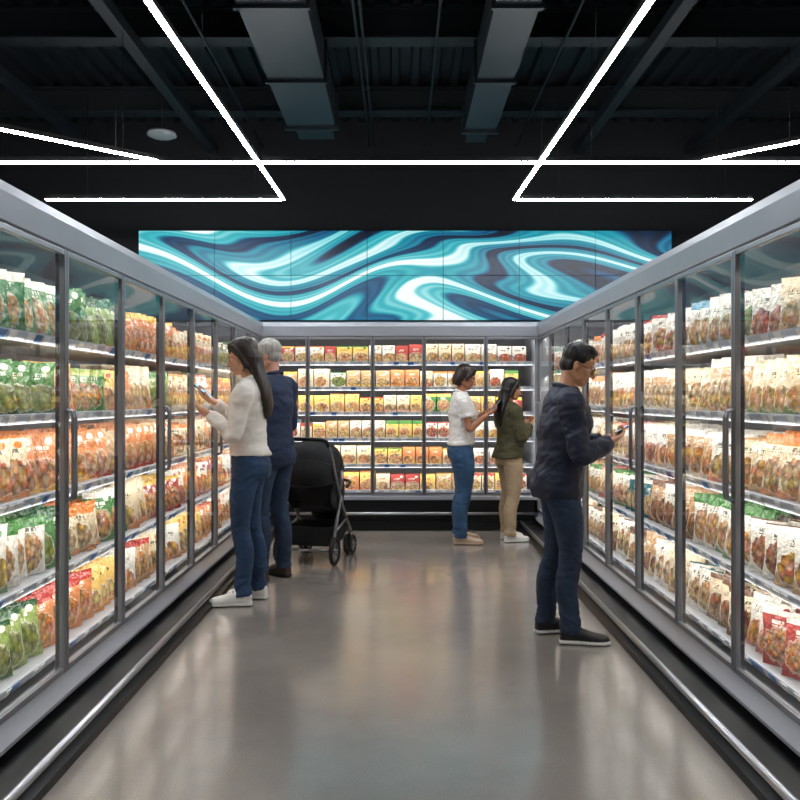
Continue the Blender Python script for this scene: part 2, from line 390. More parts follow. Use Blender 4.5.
NU,NV=7,9
gu,gv=np.meshgrid(np.linspace(0,1,NU),np.linspace(0,1,NV))
gu=gu.ravel(); gv=gv.ravel()
shape=(np.sin(np.pi*gu)**.6)*(np.clip(np.sin(np.pi*np.clip(gv/.95,0,1)),0,1)**.55)*(1.15-.5*gv)
BF=[]
for sgn in (0,1):
    off=sgn*NU*NV
    for j in range(NV-1):
        for i in range(NU-1):
            q=(off+j*NU+i,off+j*NU+i+1,off+(j+1)*NU+i+1,off+(j+1)*NU+i); BF.append(q if sgn==0 else q[::-1])
def bag(P,Tm,u,d,z,w,h,yaw,lean,des,mir=False):
    out=[]
    pin=1-.07*np.sin(np.pi*gv)
    for sgn in (-1,1):
        x=(gu-.5)*w*pin; y=sgn*shape*.034+np.random.uniform(-.003,.003,len(gu)); zz=gv*h*(1-.02*np.random.rand())+.004
        y=y+zz*math.tan(lean)
        roll=P_roll[0]; x,zz=x*math.cos(roll)-zz*math.sin(roll)*.6,zz+abs(x*math.sin(roll))*.5
        uu=u+x*math.cos(yaw)+y*math.sin(yaw); dd=d-x*math.sin(yaw)+y*math.cos(yaw)
        out.append(np.stack(Tm(uu,dd,z+zz),axis=1))
    U=(1-gu) if mir else gu
    UV=np.tile(np.stack([U,gv],axis=1),(2,1))
    P.add(np.concatenate(out),BF,UV,des)
P_roll=[0]
def carton(P,Tm,u,d,z,w,h,t,yaw,des,mir=False):
    xs=np.array([-.5,.5,.5,-.5, -.5,.5,.5,-.5, -.5,.5,.5,-.5, -.5,-.5,-.5,-.5, .5,.5,.5,.5])*w
    zs=np.array([0,0,1,1, 0,0,1,1, 1,1,1,1, 0,0,1,1, 0,0,1,1])*h
    ys=np.array([0,0,0,0, 1,1,1,1, 0,0,1,1, 0,1,1,0, 0,1,1,0])*t
    U=np.array([0,1,1,0, 0,1,1,0, .03,.03,.03,.03, .03,.03,.03,.03, .03,.03,.03,.03],float); Vv=np.array([0,0,1,1, 0,0,1,1, .8,.8,.8,.8, .8,.8,.8,.8, .8,.8,.8,.8],float)
    if mir: U=1-U
    uu=u+xs*math.cos(yaw)+ys*math.sin(yaw); dd=d-xs*math.sin(yaw)+ys*math.cos(yaw)
    P.add(np.stack(Tm(uu,dd,z+zs+.002),axis=1),[(0,1,2,3),(7,6,5,4),(8,9,10,11),(12,13,14,15),(19,18,17,16)],np.stack([U,Vv],axis=1),des)

# ------------------------------------------------------------------ freezer cabinets
def area(name,loc,size_x,size_y,xdir,ndir,power,col,parent=None):
    L=bpy.data.lights.new(name,'AREA'); L.shape='RECTANGLE'; L.size=size_x; L.size_y=size_y; L.energy=power; L.color=col
    o=bpy.data.objects.new(name,L); scene.collection.objects.link(o)
    z=-Vector(ndir).normalized(); x=Vector(xdir).normalized(); y=z.cross(x)
    M=Matrix((x,y,z)).transposed().to_4x4(); M.translation=Vector(loc); o.matrix_world=M
    if parent: o.parent=parent
    return o

def freezer(T, u0,u1,divs,shelves,zb,zt,ztop,kick,lp):
    root=empty('glass_door_freezer')
    b=MB()
    b.box((u0,.76,.0),(u1,.80,ztop-.02),0,T)
    b.box((u0,.05,ztop-.06),(u1,.76,ztop-.02),0,T)
    for e0,e1 in ((u0,u0+.04),(u1-.04,u1)): b.box((e0,.0,.0),(e1,.76,ztop-.02),0,T)
    b.prof([(0,zt),(-.018,zt+.01),(-.03,ztop-.05),(-.022,ztop-.012),(.0,ztop),(.35,ztop),(.35,ztop-.04),(.06,zt)],u0,u1,0,T)
    if kick=='low': b.prof([(.04,zb),(.0,zb),(-.05,zb-.07),(-.05,zb-.085),(.04,zb-.10)],u0,u1,0,T)
    else: b.prof([(.04,zb),(-.01,zb),(-.03,zb-.02),(-.03,zb-.05),(.04,zb-.05)],u0,u1,0,T)
    b.box((u0+.04,.04,zb-.08),(u1-.04,.74,zb-.02),1,T)
    b.box((u0+.04,.735,zb-.02),(u1-.04,.76,ztop-.06),1,T)
    b.obj('body',[M_steel,M_liner],root,bevel=0)
    b=MB()
    if kick=='low':
        b.box((u0,-.005,.0),(u1,.04,zb-.09),0,T)
        b.prof([(-.005,.075),(-.10,.06),(-.19,.05),(-.225,.03),(-.23,0),(-.005,0)],u0,u1,0,T)
        rd,rz=-.20,.085
    else:
        b.box((u0,.0,.0),(u1,.04,zb-.05),0,T); b.prof([(0,.10),(-.05,.09),(-.06,0),(0,0)],u0,u1,0,T); rd,rz=-.06,.18
    b.obj('kick_plate',[M_kick],root)
    b=MB(); b.tube([T(u0+.02,rd,rz),T(u1-.02,rd,rz)],.017,12,0)
    u=u0+.3
    while u<u1:
        b.tube([T(u,rd,rz),T(u,rd+.03,rz-.05),T(u,0.0,rz-.06)],.009,6,1); u+=.9
    b.obj('bumper_rail',[M_chrome,M_kick],root)
    b=MB()
    for z in shelves:
        b.box((u0+.04,.10,z-.014),(u1-.04,.72,z),0,T)
        b.prof([(.075,z+.012),(.082,z+.012),(.10,z-.03),(.095,z-.03)],u0+.04,u1-.04,1,T)
        b.prof([(.078,z+.014),(.10,z+.014),(.10,z-.004),(.08,z)],u0+.04,u1-.04,0,T)
        u=u0+.08
        while u<u1-.15:
            wv=random.choice((.05,.06,.04)); 
            b.prof([(.0705,z+.006),(.074,z+.006),(.0925,z-.026),(.088,z-.026)],u,u+wv,2 if random.random()<.8 else 3,T)
            u+=wv+random.choice((.02,.06,.1,.13))
    b.obj('shelves',[M_shelf,M_rail,M_tag,M_tag2],root)
    fr=MB(); gl=MB(); hd=MB(); mu=MB()
    D=[u0]+list(divs)+[u1]
    for i in range(len(D)-1):
        a=D[i]+.003; c=D[i+1]-.003; st=.019
        fr.box((a,-.024,zb+.004),(a+st,.002,zt-.004),0,T); fr.box((c-st,-.024,zb+.004),(c,.002,zt-.004),0,T)
        fr.box((a+st,-.022,zb+.004),(c-st,.001,zb+.030),0,T); fr.box((a+st,-.022,zt-.028),(c-st,.001,zt-.004),0,T)
        gl.quad([T(a+st,-.012,zb+.030),T(c-st,-.012,zb+.030),T(c-st,-.012,zt-.028),T(a+st,-.012,zt-.028)])
        hu = c-.010 if i%2==0 else a+.010
        h0,h1=.95,1.35
        hd.tube([T(hu,-.024,h0),T(hu,-.052,h0+.012),T(hu,-.056,h0+.04),T(hu,-.056,h1-.04),T(hu,-.052,h1-.012),T(hu,-.024,h1)],.0085,8,0)
        if i<len(D)-2: mu.box((D[i+1]-.014,.006,zb),(D[i+1]+.014,.022,zt),0,T)
    fr.obj('door_frames',[M_frame],root,bevel=.003); hd.obj('door_handles',[M_frame],root); mu.obj('mullions',[M_mull],root)
    gl.obj('door_glass',[M_glass],root,recalc=False)
    tops=[s-.045 for s in shelves[1:]]+[zt-.02]
    ud=Vector(T(1,0,0))-Vector(T(0,0,0)); dd=Vector(T(0,1,0))-Vector(T(0,0,0))
    for z in tops:
        L=u1-u0-.1
        area('shelf_strip_light',T((u0+u1)/2,.055,z),L,.02,ud,dd*.75+Vector((0,0,-.8)),lp*L,(1,.945,.86),root)
    return root

XF=1.48
TL=lambda u,d,z:(-XF-d,u,z); TR=lambda u,d,z:(XF+d,u,z); YB=8.5
TBk=lambda u,d,z:(u,YB+d,z)
divs=[3.5+.72*k for k in range(-4,7)]
shel=[.235,.60,.965,1.32,1.665]
freezer(TL,-.1,8.5,divs,shel,.2,2.05,2.21,'low',2.05)
freezer(TR,-.1,8.5,divs,shel,.2,2.05,2.21,'low',2.05)
bsh=[.40,.68,.96,1.24,1.51,1.78]
freezer(TBk,-1.475,1.475,[-.98,-.29,.255,.91],bsh,.37,2.05,2.21,'high',2.1)

TLn=lambda u,d,z:[-XF-d,u,z]; TRn=lambda u,d,z:[XF+d,u,z]; TBn=lambda u,d,z:[u,YB+d,z]
def pick(opts): return random.choice(opts)
GR=[('green','dgreen',5),('green','white',1),('lime','dgreen',5),('white','green',1),('white','dgreen',5),('green','lime',0)]
DL={
 0:[('orange','red',0),('cream','orange',2),('kraft','red',0),('yellow','orange',2),('white','orange',0),('cream','green',1)],
 1:[('red','yellow',0),('orange','red',0),('yellow','red',0),('cream','orange',1),('white','red',4),('green','white',6),('kraft','white',1)],
 2:[('orange','yellow',0),('yellow','orange',2),('kraft','brown',1),('orange','red',6),('cream','orange',0),('white','orange',4)],
 3:[('orange','yellow',0),('cream','orange',1),('white','red',0),('kraft','orange',0),('yellow','red',0),('lime','green',5)],
 4:[('cream','dgreen',0),('white','red',4),('white','green',5),('cream','orange',0),('dgreen','white',5),('orange','yellow',0)]}
DR={
 0:[('white','red',0),('cream','brown',3),('white','teal',1),('red','white',0),('kraft','cream',3),('white','brown',1),('cream','kraft',1)],
 1:[('white','brown',3),('cream','red',1),('white','kraft',0),('teal','white',1),('white','green',6),('kraft','brown',3),('white','orange',1)],
 2:[('cream','orange',1),('white','kraft',3),('cream','kraft',0),('kraft','white',0),('white','red',1),('white','kraft',0)],
 3:[('white','orange',6),('cream','kraft',1),('white','kraft',0),('cream','green',2),('kraft','white',1)],
 4:[('white','teal',6),('white','sky',1),('cream','kraft',1),('white','red',0),('white','green',5),('white','orange',4)]}
def fill(T,PAL,name,mir):
    P=Prod()
    for si,z in enumerate(shel):
        u=.05; left=0
        while u<8.38:
            if left==0:
                left=random.choice((2,2,3,4)); opts=PAL[si]; P.style=random.random()
                if PAL is DL and u<3.5 and si!=2 and random.random()<.85: des=pick(GR)
                elif PAL is DL and u<4.3 and si in (1,3,4) and random.random()<.5: des=pick(GR)
                else: des=pick(opts)
                w0=random.uniform(.165,.205); h0=random.uniform(.23,.285)
            yaw=random.uniform(.25,.80)
            P_roll[0]=random.uniform(-.10,.10)
            bag(P,T,u,.185+random.uniform(-.01,.012),z,w0,h0,yaw,random.uniform(.06,.22),des,mir)
            P_roll[0]=random.uniform(-.05,.05)
            bag(P,T,u+.07,.31,z,w0,h0*1.02,random.uniform(.2,.6),random.uniform(.06,.16),des,mir)
            bag(P,T,u+.03,.43,z,w0,h0*1.02,random.uniform(.2,.5),random.uniform(.05,.12),des,mir)
            left-=1; u+=w0*.76
    return P.obj(name,M_bag)
fill(TLn,DL,'frozen_food_bags',False)
fill(TRn,DR,'frozen_food_bags',True)
P=Prod()
DB=[('orange','yellow',0),('yellow','red',0),('white','red',4),('cream','orange',1),('yellow','orange',2),('kraft','yellow',2),('white','green',5),('yellow','green',6),('white','orange',2),('cream','yellow',0),('yellow','white',0),('white','navy',4),('cream','red',1),('white','kraft',1),('red','yellow',1),('green','yellow',6)]
for z in bsh:
    u=-1.42; left=0
    while u<1.40-.1:
        if left==0: left=random.choice((1,2,3)); des=pick(DB); P.style=random.random(); w0=random.choice((.125,.14,.155,.17)); h0=random.uniform(.165,.205)
        if u+w0>1.43: break
        for k in range(3): carton(P,TBn,u+w0/2,.13+k*.06,z,w0*.95,h0,.045,random.uniform(-.06,.06),des)
        u+=w0+.004; left-=1
P.obj('frozen_meal_boxes',M_box)

# ------------------------------------------------------------------ organic geometry
class Geo:
    def __init__(s): s.v=[];s.f=[];s.M=None
    def _t(s,i):
        if s.M is not None:
            for k in range(i,len(s.v)): s.v[k]=tuple(s.M@Vector(s.v[k]))
    def ell(s,c,r,rot=None,n=18,m=12):
        i=len(s.v); R=Euler(rot).to_matrix() if rot else Matrix.Identity(3); c=Vector(c)
        for a in range(1,m):
            t=math.pi*a/m
            for k in range(n):
                q=2*math.pi*k/n
                s.v.append(tuple(c+R@Vector((r[0]*math.sin(t)*math.cos(q),r[1]*math.sin(t)*math.sin(q),r[2]*math.cos(t)))))
        top=len(s.v); s.v.append(tuple(c+R@Vector((0,0,r[2])))); bot=len(s.v); s.v.append(tuple(c+R@Vector((0,0,-r[2]))))
        for a in range(m-2):
            for k in range(n):
                s.f.append((i+a*n+k,i+(a+1)*n+k,i+(a+1)*n+(k+1)%n,i+a*n+(k+1)%n))
        for k in range(n):
            s.f.append((top,i+k,i+(k+1)%n)); s.f.append((bot,i+(m-2)*n+(k+1)%n,i+(m-2)*n+k))
        s._t(i)
    def tube(s,pts,rad,n=14,sub=4):
        i=len(s.v); P,R=resample(pts,rad,sub); add_tube(s.v,s.f,P,R,n); s._t(i)
    def stack(s,rings,n=28,sub=4,axis='z'):
        i=len(s.v); A=[Vector(r[:3]) for r in rings]
        P,ra=resample(A,[r[3] for r in rings],sub); _,rb=resample(A,[r[4] for r in rings],sub)
        for j,p in enumerate(P):
            for k in range(n):
                q=2*math.pi*k/n
                if axis=='z': s.v.append((p.x+ra[j]*math.cos(q),p.y+rb[j]*math.sin(q),p.z))
                else: s.v.append((p.x,p.y+ra[j]*math.cos(q),p.z+rb[j]*math.sin(q)))
        m=len(P)
        for j in range(m-1):
            for k in range(n): s.f.append((i+j*n+k,i+j*n+(k+1)%n,i+(j+1)*n+(k+1)%n,i+(j+1)*n+k))
        s.f.append(tuple(i+k for k in reversed(range(n)))); s.f.append(tuple(i+(m-1)*n+k for k in range(n)))
        s._t(i)
    def build(s,name,mats,parent,voxel,scale=1.0,smooth=3,disp=None,matfn=None,zmin=None,post=None):
        me=bpy.data.meshes.new('tmp'); me.from_pydata([tuple(c*scale for c in p) for p in s.v],[],s.f)
        bm=bmesh.new(); bm.from_mesh(me); bmesh.ops.triangulate(bm,faces=[f for f in bm.faces if len(f.verts)>4]); bmesh.ops.recalc_face_normals(bm,faces=bm.faces); bm.to_mesh(me); bm.free()
        o=bpy.data.objects.new('tmp',me); scene.collection.objects.link(o)
        if voxel:
            r=o.modifiers.new('r','REMESH'); r.mode='VOXEL'; r.voxel_size=voxel
        if smooth:
            sm=o.modifiers.new('s','SMOOTH'); sm.factor=.5; sm.iterations=smooth
        dg=bpy.context.evaluated_depsgraph_get(); me2=bpy.data.meshes.new_from_object(o.evaluated_get(dg))
        bpy.data.objects.remove(o); me2.name=name
        if disp:
            no=[v.normal.copy() for v in me2.vertices]
            for v,nn in zip(me2.vertices,no): v.co += nn*disp(v.co/scale,nn)*scale
        if zmin is not None:
            for v in me2.vertices:
                if v.co.z<zmin: v.co.z=zmin
        me2.materials.clear()
        for m in mats: me2.materials.append(m)
        if matfn:
            for p in me2.polygons: p.material_index=matfn(p.center/scale)
        me2.polygons.foreach_set('use_smooth',[True]*len(me2.polygons))
        ob=bpy.data.objects.new(name,me2); scene.collection.objects.link(ob); ob.parent=parent
        return ob

def fold(amp,fx,fz,seed):
    def f(p,n):
        a=noise.noise(Vector((p.x*fx+seed,p.y*fx,p.z*fz)))
        b=noise.noise(Vector((p.x*fx*1.5+seed,p.y*fx*1.5+9,p.z*fz*1.5+p.y*8)))
        return amp*(.8*a+.8*(.35-abs(b)))
    return f
def interp(tab,z):
    if z<=tab[0][0]: return tab[0][1:]
    for a,b_ in zip(tab,tab[1:]):
        if z<=b_[0]:
            t=(z-a[0])/(b_[0]-a[0]); return tuple(x+(y-x)*t for x,y in zip(a[1:],b_[1:]))
    return tab[-1][1:]
MALE=[(.80,.105,.155,-.01),(.90,.122,.168,-.018),(.98,.118,.165,-.01),(1.06,.112,.155,0),(1.15,.115,.158,.005),(1.28,.125,.178,.005),(1.37,.118,.188,-.002),(1.43,.095,.172,-.012),(1.475,.07,.115,-.016),(1.51,.058,.064,-.016)]
FEM=[(.80,.105,.155,-.01),(.90,.128,.172,-.022),(.98,.115,.16,-.01),(1.08,.095,.128,0),(1.16,.10,.132,.005),(1.28,.118,.152,.012),(1.37,.108,.162,.0),(1.43,.085,.148,-.012),(1.475,.06,.10,-.016),(1.51,.05,.055,-.016)]

def make_hand(g,wrist,f,n,side,curl=.5,sc=1.0,thumb=.5):
    f=Vector(f).normalized(); n=Vector(n); n=(n-f*n.dot(f)).normalized(); t=f.cross(n)*side
    w=Vector(wrist)
    K=[(.030,.088,.074),(.010,.092,.082),(-.010,.088,.076),(-.029,.080,.060)]
    for lat,kn,ln in K:
        k0=w+t*lat*.35*sc; k1=w+f*kn*.5*sc+t*lat*.85*sc; k2=w+f*kn*sc+t*lat*sc
        g.tube([k0,k1,k2],[.016*sc,.0165*sc,.0125*sc],n=10,sub=2)
        segs=[ln*.46,ln*.30,ln*.24]; ang=0; p=k2; pts=[p]; 
        for j,l in enumerate(segs):
            ang+=curl*(.7,1.0,.7)[j]; d=f*math.cos(ang)+n*math.sin(ang); p=p+d*l*sc; pts.append(p)
        g.tube(pts,[.0105*sc,.0095*sc,.0088*sc,.0070*sc],n=10,sub=2); g.ell(pts[-1],(.0068*sc,)*3,n=8,m=6)
    p0=w+f*.018*sc+t*.018*sc; p1=w+f*.045*sc+t*.040*sc+n*.012*sc
    d=(f*.75+t*.45+n*thumb).normalized(); p2=p1+d*.034*sc; d2=(f*.95+t*.05+n*thumb*1.1).normalized(); p3=p2+d2*.028*sc
    g.tube([p0,p1,p2,p3],[.017*sc,.0155*sc,.0115*sc,.0085*sc],n=10,sub=3); g.ell(p3,(.0083*sc,)*3,n=8,m=6)

def phone(loc,f,n,parent_M,name='smartphone'):
    f=Vector(f).normalized(); n=Vector(n); n=(n-f*n.dot(f)).normalized(); t=n.cross(f)
    b=MB(); b.box((-.075,-.037,-.004),(.075,.037,.0036),0); b.box((-.071,-.034,.0036),(.071,.034,.0042),1)
    b.box((.045,.008,-.0065),(.068,.03,-.004),0)
    o=b.obj(name,[M_black,M_pscreen],bevel=.002)
    M=Matrix((f,t,n)).transposed().to_4x4(); M.translation=Vector(loc); o.matrix_world=parent_M@M; return o
M_pscreen=emat('phone_screen',S(150,190,220),0.8)

def skin_mat(name,c): 
    m=pmat(name,c,.48,nscale=30,namt=.06,bump=.08,bscale=300); b=m.node_tree.nodes['Principled BSDF']
    b.inputs['Subsurface Weight'].default_value=.12; b.inputs['Subsurface Scale'].default_value=.01
    return m
M_eye=pmat('eye_white',S(225,222,218),.2); M_iris=pmat('iris_dark',S(38,24,16),.15)
def denim(name,c): return pmat(name,c,.85,nscale=7,namt=.32,bump=.25,bscale=260,stretch=(1,1,.6),wrinkle=.35)

def person(name,pos,yaw,H,fem,skin,hairc,hairfn,top,topmat,hem,ease,pantmat,shoemat,solemat,feet,arms,head,
           lean=0.0,sleeve='long',leg=1.0,cuffz=.065,glasses=False,topfold=.010,collar=True,browc=None):
    s=H/1.75; root=empty(name,(pos[0],pos[1],0),yaw); TAB=FEM if fem else MALE
    LX=lambda z: lean*max(0,z-1.0)
    g=Geo(); rings=[]
    for z in (.83,.87,.92,.98,1.03,1.065):
        d,w,xo=interp(TAB,z); rings.append((xo+LX(z),0,z,d+.004,w+.004))
    g.stack(rings)
    for sd,(fx,fy,fyaw) in zip((1,-1),feet):
        hip=Vector((-.005,.088*sd,.93)); an=Vector((fx,fy,cuffz)); kn=(hip+an)/2+Vector((.028,0,.0)); kn.z=.50
        th=hip.lerp(kn,.5)+Vector((.012,.004*sd,0)); ca=kn.lerp(an,.38)+Vector((-.022,0,0)); lo=kn.lerp(an,.8)
        g.tube([hip+Vector((0,0,.04)),hip+Vector((0,0,-.06)),th,kn,ca,lo,an],[.088,.094*leg,.083*leg,.063*leg,.062*leg,.055*leg,.056*leg],n=20)
        g.ell((-.055,.068*sd,.90),(.08,.085,.095))
    sd_=random.random()*50
    def fd(p,n):
        k=1+1.5*math.exp(-((p.z-.5)/.08)**2)+2.2*math.exp(-((p.z-.12)/.09)**2)+1.2*math.exp(-((p.z-.85)/.06)**2)
        q=Vector((p.x*9+sd_,p.y*9,p.z*26+p.x*14))
        return .0042*k*(.6*noise.noise(q)+.9*(.3-abs(noise.noise(q*1.6+Vector((7,3,1)))))+.3*noise.noise(Vector((p.x*20,p.y*20+sd_,p.z*45))))
    g.build('trousers',[pantmat],root,.009*s,s,3,fd)
    for sd,(fx,fy,fyaw) in zip((1,-1),feet):
        g=Geo(); g.M=Matrix.Translation((fx,fy,0))@Matrix.Rotation(fyaw,4,'Z')@Matrix.Translation((.042,0,0))
        g.stack([(-.098,0,.045,.018,.028),(-.088,0,.048,.034,.044),(-.04,0,.052,.039,.054),(.02,0,.046,.041,.05),(.08,0,.036,.047,.038),(.13,0,.031,.047,.031),(.168,0,.027,.034,.024),(.182,0,.024,.018,.014)],axis='x')
        g.stack([(-.104,0,.013,.022,.014),(-.092,0,.013,.039,.014),(-.03,0,.013,.041,.014),(.03,0,.013,.043,.014),(.09,0,.013,.051,.014),(.14,0,.013,.050,.014),(.175,0,.013,.036,.014),(.19,0,.013,.018,.013)],axis='x')
        g.tube([(-.045,0,.05),(-.045,0,.085),(-.044,0,.105)],[.042,.044,.046])
        g.build('shoe',[shoemat,solemat],root,.006*s,s,2,None,lambda c:1 if c.z<.026 else 0,zmin=.0)
        if shoemat is not M_sandal:
            m=MB()
            Mx=Matrix.Scale(s,4)@g.M
            for k in range(4):
                xx=.02+k*.018; zz=.098-k*.0095
                m.tube([Mx@Vector((xx,-.022,zz-.010)),Mx@Vector((xx+.004,0,zz)),Mx@Vector((xx,.022,zz-.010))],.0028*s,6)
            m.obj('laces',[solemat if solemat is not M_rubber else M_black],root)
    g=Geo(); zs=[hem,hem+.02]+[z for z in (.90,.98,1.06,1.15,1.22,1.28,1.33,1.37,1.40,1.43,1.455,1.475,1.495) if z>hem+.04]
    rings=[]
    for z in zs:
        d,w,xo=interp(TAB,z); e=ease*(1.0 if z<1.3 else .55)
        rings.append((xo+LX(z),0,z,d+e,w+e))
    g.stack(rings,n=32)
    if fem:
        for sd in (1,-1): g.ell((.07+LX(1.27),.065*sd,1.265),(.062,.066,.07))
    else:
        g.ell((-.04+LX(1.35),0,1.33),(.09,.16,.13))
    for sd,A in zip((1,-1),arms):
        sh=Vector((-.012+LX(1.42),(.155 if fem else .182)*sd,1.415)); inn=Vector((-.012+LX(1.42),.10*sd,1.425)); el=Vector(A['el']); wr=Vector(A['wr'])
        k=.9 if fem else 1.0; e2=ease*.5
        ua=sh.lerp(el,.45); fa=el.lerp(wr,.35)
        out=Vector((0,.012*sd,-.012))
        if sleeve=='long':
            g.tube([inn,sh+out,ua,el,fa,el.lerp(wr,.75),wr-(wr-el).normalized()*.005],[.062*k,.064*k+e2,.054*k+e2,.047*k+e2,.045*k+e2,.038*k+e2,.033*k+e2],n=18)
        else:
            g.tube([inn,sh+out,ua,sh.lerp(el,.62)],[.060*k,.062*k+e2,.056*k+e2,.056*k+e2],n=18)
        hg=Geo()
        if sleeve=='long': hg.tube([el.lerp(wr,.8),wr,wr+Vector(A['f']).normalized()*.02],[.026*k,.025*k,.022*k],n=12,sub=3)
        else: hg.tube([sh,ua,sh.lerp(el,.8),el,fa,el.lerp(wr,.75),wr,wr+Vector(A['f']).normalized()*.02],[.045*k,.046*k,.040*k,.038*k,.038*k,.03*k,.025*k,.022*k],n=14)
        make_hand(hg,wr,A['f'],A['n'],sd,A.get('curl',.5),.96 if fem else 1.04,A.get('thumb',.5))
        hg.build('arm_and_hand',[skin],root,.0034*s,s,1)
    fo=fold(topfold,8,15,random.random()*40)
    g.build(top,[topmat],root,.0085*s,s,3,lambda p,n:fo(p,n)*(1.0 if p.z<1.4 else .4))
    if collar:
        d,w,xo=interp(TAB,1.495); m=Geo(); pts=[]
        for k in range(25):
            q=2*math.pi*k/24; pts.append((xo+LX(1.5)+.002+(d*1.02)*math.cos(q)*1.0,w*1.05*math.sin(q),1.49-.012*math.cos(q)*2))
        m.tube(pts,[.012]*25,n=8,sub=1); m.build('collar',[topmat],root,None,s,0)
    nb=Vector((-.012+LX(1.5),0,1.46)); hc=Vector((.018+LX(1.6)+head.get('fwd',0),0,1.632+head.get('dz',0)))
    HM=Matrix.Translation(hc)@Matrix.Rotation(head.get('yaw',0),4,'Z')@Matrix.Rotation(head.get('pitch',0),4,'Y')
    hs=.97 if fem else 1.0; HM=HM@Matrix.Scale(hs,4)
    g=Geo(); g.M=HM
    g.ell((-.012,0,.035),(.097,.075,.084)); g.ell((.028,0,-.028),(.060,.060,.086)); g.ell((.054,0,-.086),(.034,.034,.027)); g.ell((.01,0,-.06),(.06,.054,.045))
    g.tube([(.084,0,.012),(.095,0,-.008),(.108,0,-.030),(.099,0,-.037)],[.008,.009,.012,.008],n=10); g.ell((.096,.010,-.033),(.010,.008,.007)); g.ell((.096,-.010,-.033),(.010,.008,.007))
    g.ell((.083,0,-.054),(.010,.024,.008)); g.ell((.080,0,-.068),(.011,.021,.008)); g.ell((.072,0,.026),(.016,.050,.010))
    for sd in (1,-1):
        g.ell((.060,.038*sd,-.022),(.024,.022,.02)); g.ell((-.006,.073*sd,-.008),(.016,.008,.028),(0,-.2,.25*sd)); g.tube([(-.02,.058*sd,-.045),(.035,.046*sd,-.082)],[.02,.018],n=10,sub=2)
    g.M=None
    nk=HM@Vector((-.022,0,-.055))
    r_=.047 if fem else .054
    g.tube([nb+Vector((0,0,-.05)),nb,nb.lerp(nk,.5),nk,HM@Vector((-.02,0,.0))],[r_*1.25,r_*1.08,r_,r_,r_],n=18)
    g.build('head',[skin],root,.0042*s,s,2)
    SM=Matrix.Scale(s,4)@HM
    def sub_ell(c,r,mat,nm,rot=None):
        q=Geo(); q.M=HM; q.ell(c,r,rot); q.build(nm,[mat],root,None,s,0)
    for sd in (1,-1):
        sub_ell((.0735,.031*sd,.002),(.0125,.0135,.0085),M_eye,'eye'); sub_ell((.0830,.031*sd,.000),(.0045,.006,.0062),M_iris,'iris')
        sub_ell((.0865,.031*sd,.024),(.006,.019,.0038),browc or hairc,'eyebrow',(0,0,-.35*sd))
        sub_ell((.0765,.031*sd,.010),(.0125,.016,.0045),skin,'eyelid')
    sub_ell((.0895,0,-.0555),(.0052,.020,.0045),M_lip,'lip_upper'); sub_ell((.0865,0,-.0655),(.0062,.018,.005),M_lip,'lip_lower')
    g=Geo(); g.M=HM; hairfn(g)
    g.M=None
    if 'hairbody' in head: head['hairbody'](g,HM,LX)
    sd2=random.random()*30
    g.build('hair',[hairc],root,.0055*s,s,3,lambda p,n:.0035*noise.noise(Vector((p.x*70+sd2,p.y*70,p.z*6)))+.003*noise.noise(Vector((p.x*25,p.y*25+sd2,p.z*4))))
    if glasses:
        m=MB()
        for sd in (1,-1):
            m.torus(SM@Vector((.097,.031*sd,.0)),SM.to_3x3()@Vector((1,.18*sd,0)),.0205*s,.0020*s,20,6)
            m.tube([SM@Vector((.094,.052*sd,.006)),SM@Vector((.05,.071*sd,.006)),SM@Vector((-.005,.082*sd,.008))],.0018*s,6)
        m.tube([SM@Vector((.101,-.011,.003)),SM@Vector((.103,0,.006)),SM@Vector((.101,.011,.003))],.0022*s,6)
        m.obj('eyeglasses',[M_black],root)
    bpy.context.view_layer.update()
    return root,Matrix.Translation((pos[0],pos[1],0))@Matrix.Rotation(yaw,4,'Z'),s

M_lip=pmat('lips',S(168,88,80),.4)
M_sandal=pmat('shoe_beige',S(190,165,140),.6)
M_rubber=pmat('sole_white',S(225,225,222),.5)
M_wsh=pmat('sneaker_white',S(232,230,226),.55)
M_bsh=pmat('sneaker_black',S(22,23,26),.55)
M_brn=pmat('leather_brown',S(62,42,32),.4)
M_dsole=pmat('sole_dark',S(30,28,27),.6)
hair_blk=pmat('hair_black',S(20,16,14),.42,nscale=40,namt=.4,stretch=(1,1,.12),bump=.3,bscale=120)
hair_brn=pmat('hair_dark_brown',S(42,27,21),.42,nscale=40,namt=.4,stretch=(1,1,.12),bump=.3,bscale=120)
hair_gry=pmat('hair_grey',S(176,172,166),.6,nscale=40,namt=.25,stretch=(1,1,.2),bump=.4,bscale=120)
sk1=skin_mat('skin_light',S(222,172,142)); sk2=skin_mat('skin_tan',S(206,152,118)); sk3=skin_mat('skin_ruddy',S(218,162,138)); sk4=skin_mat('skin_brown',S(172,116,86))
jean1=denim('denim_indigo',S(42,68,100)); jean2=denim('denim_dark',S(40,56,80)); jean3=denim('denim_blue',S(50,84,118)); jean4=denim('denim_navy',S(44,62,88))
khaki=pmat('chino_khaki',S(186,162,132),.85,nscale=6,namt=.1,bump=.2,bscale=200,wrinkle=.3)
knit=pmat('sweater_cream_knit',S(246,240,232),.9,nscale=20,namt=.04,bump=.5,bscale=180,stretch=(1,1,2.5),sheen=.2,wrinkle=.2)
navyj=pmat('jacket_navy',S(20,31,58),.55,nscale=8,namt=.15,bump=.12,bscale=160,wrinkle=.4)
navys=pmat('shirt_navy',S(34,48,78),.8,nscale=8,namt=.18,bump=.15,bscale=160,wrinkle=.35)
tee=pmat('tshirt_white',S(236,233,229),.85,nscale=8,namt=.04,bump=.15,bscale=160,wrinkle=.3)
olive=pmat('jacket_olive',S(76,74,50),.8,nscale=8,namt=.18,bump=.2,bscale=160,wrinkle=.35)

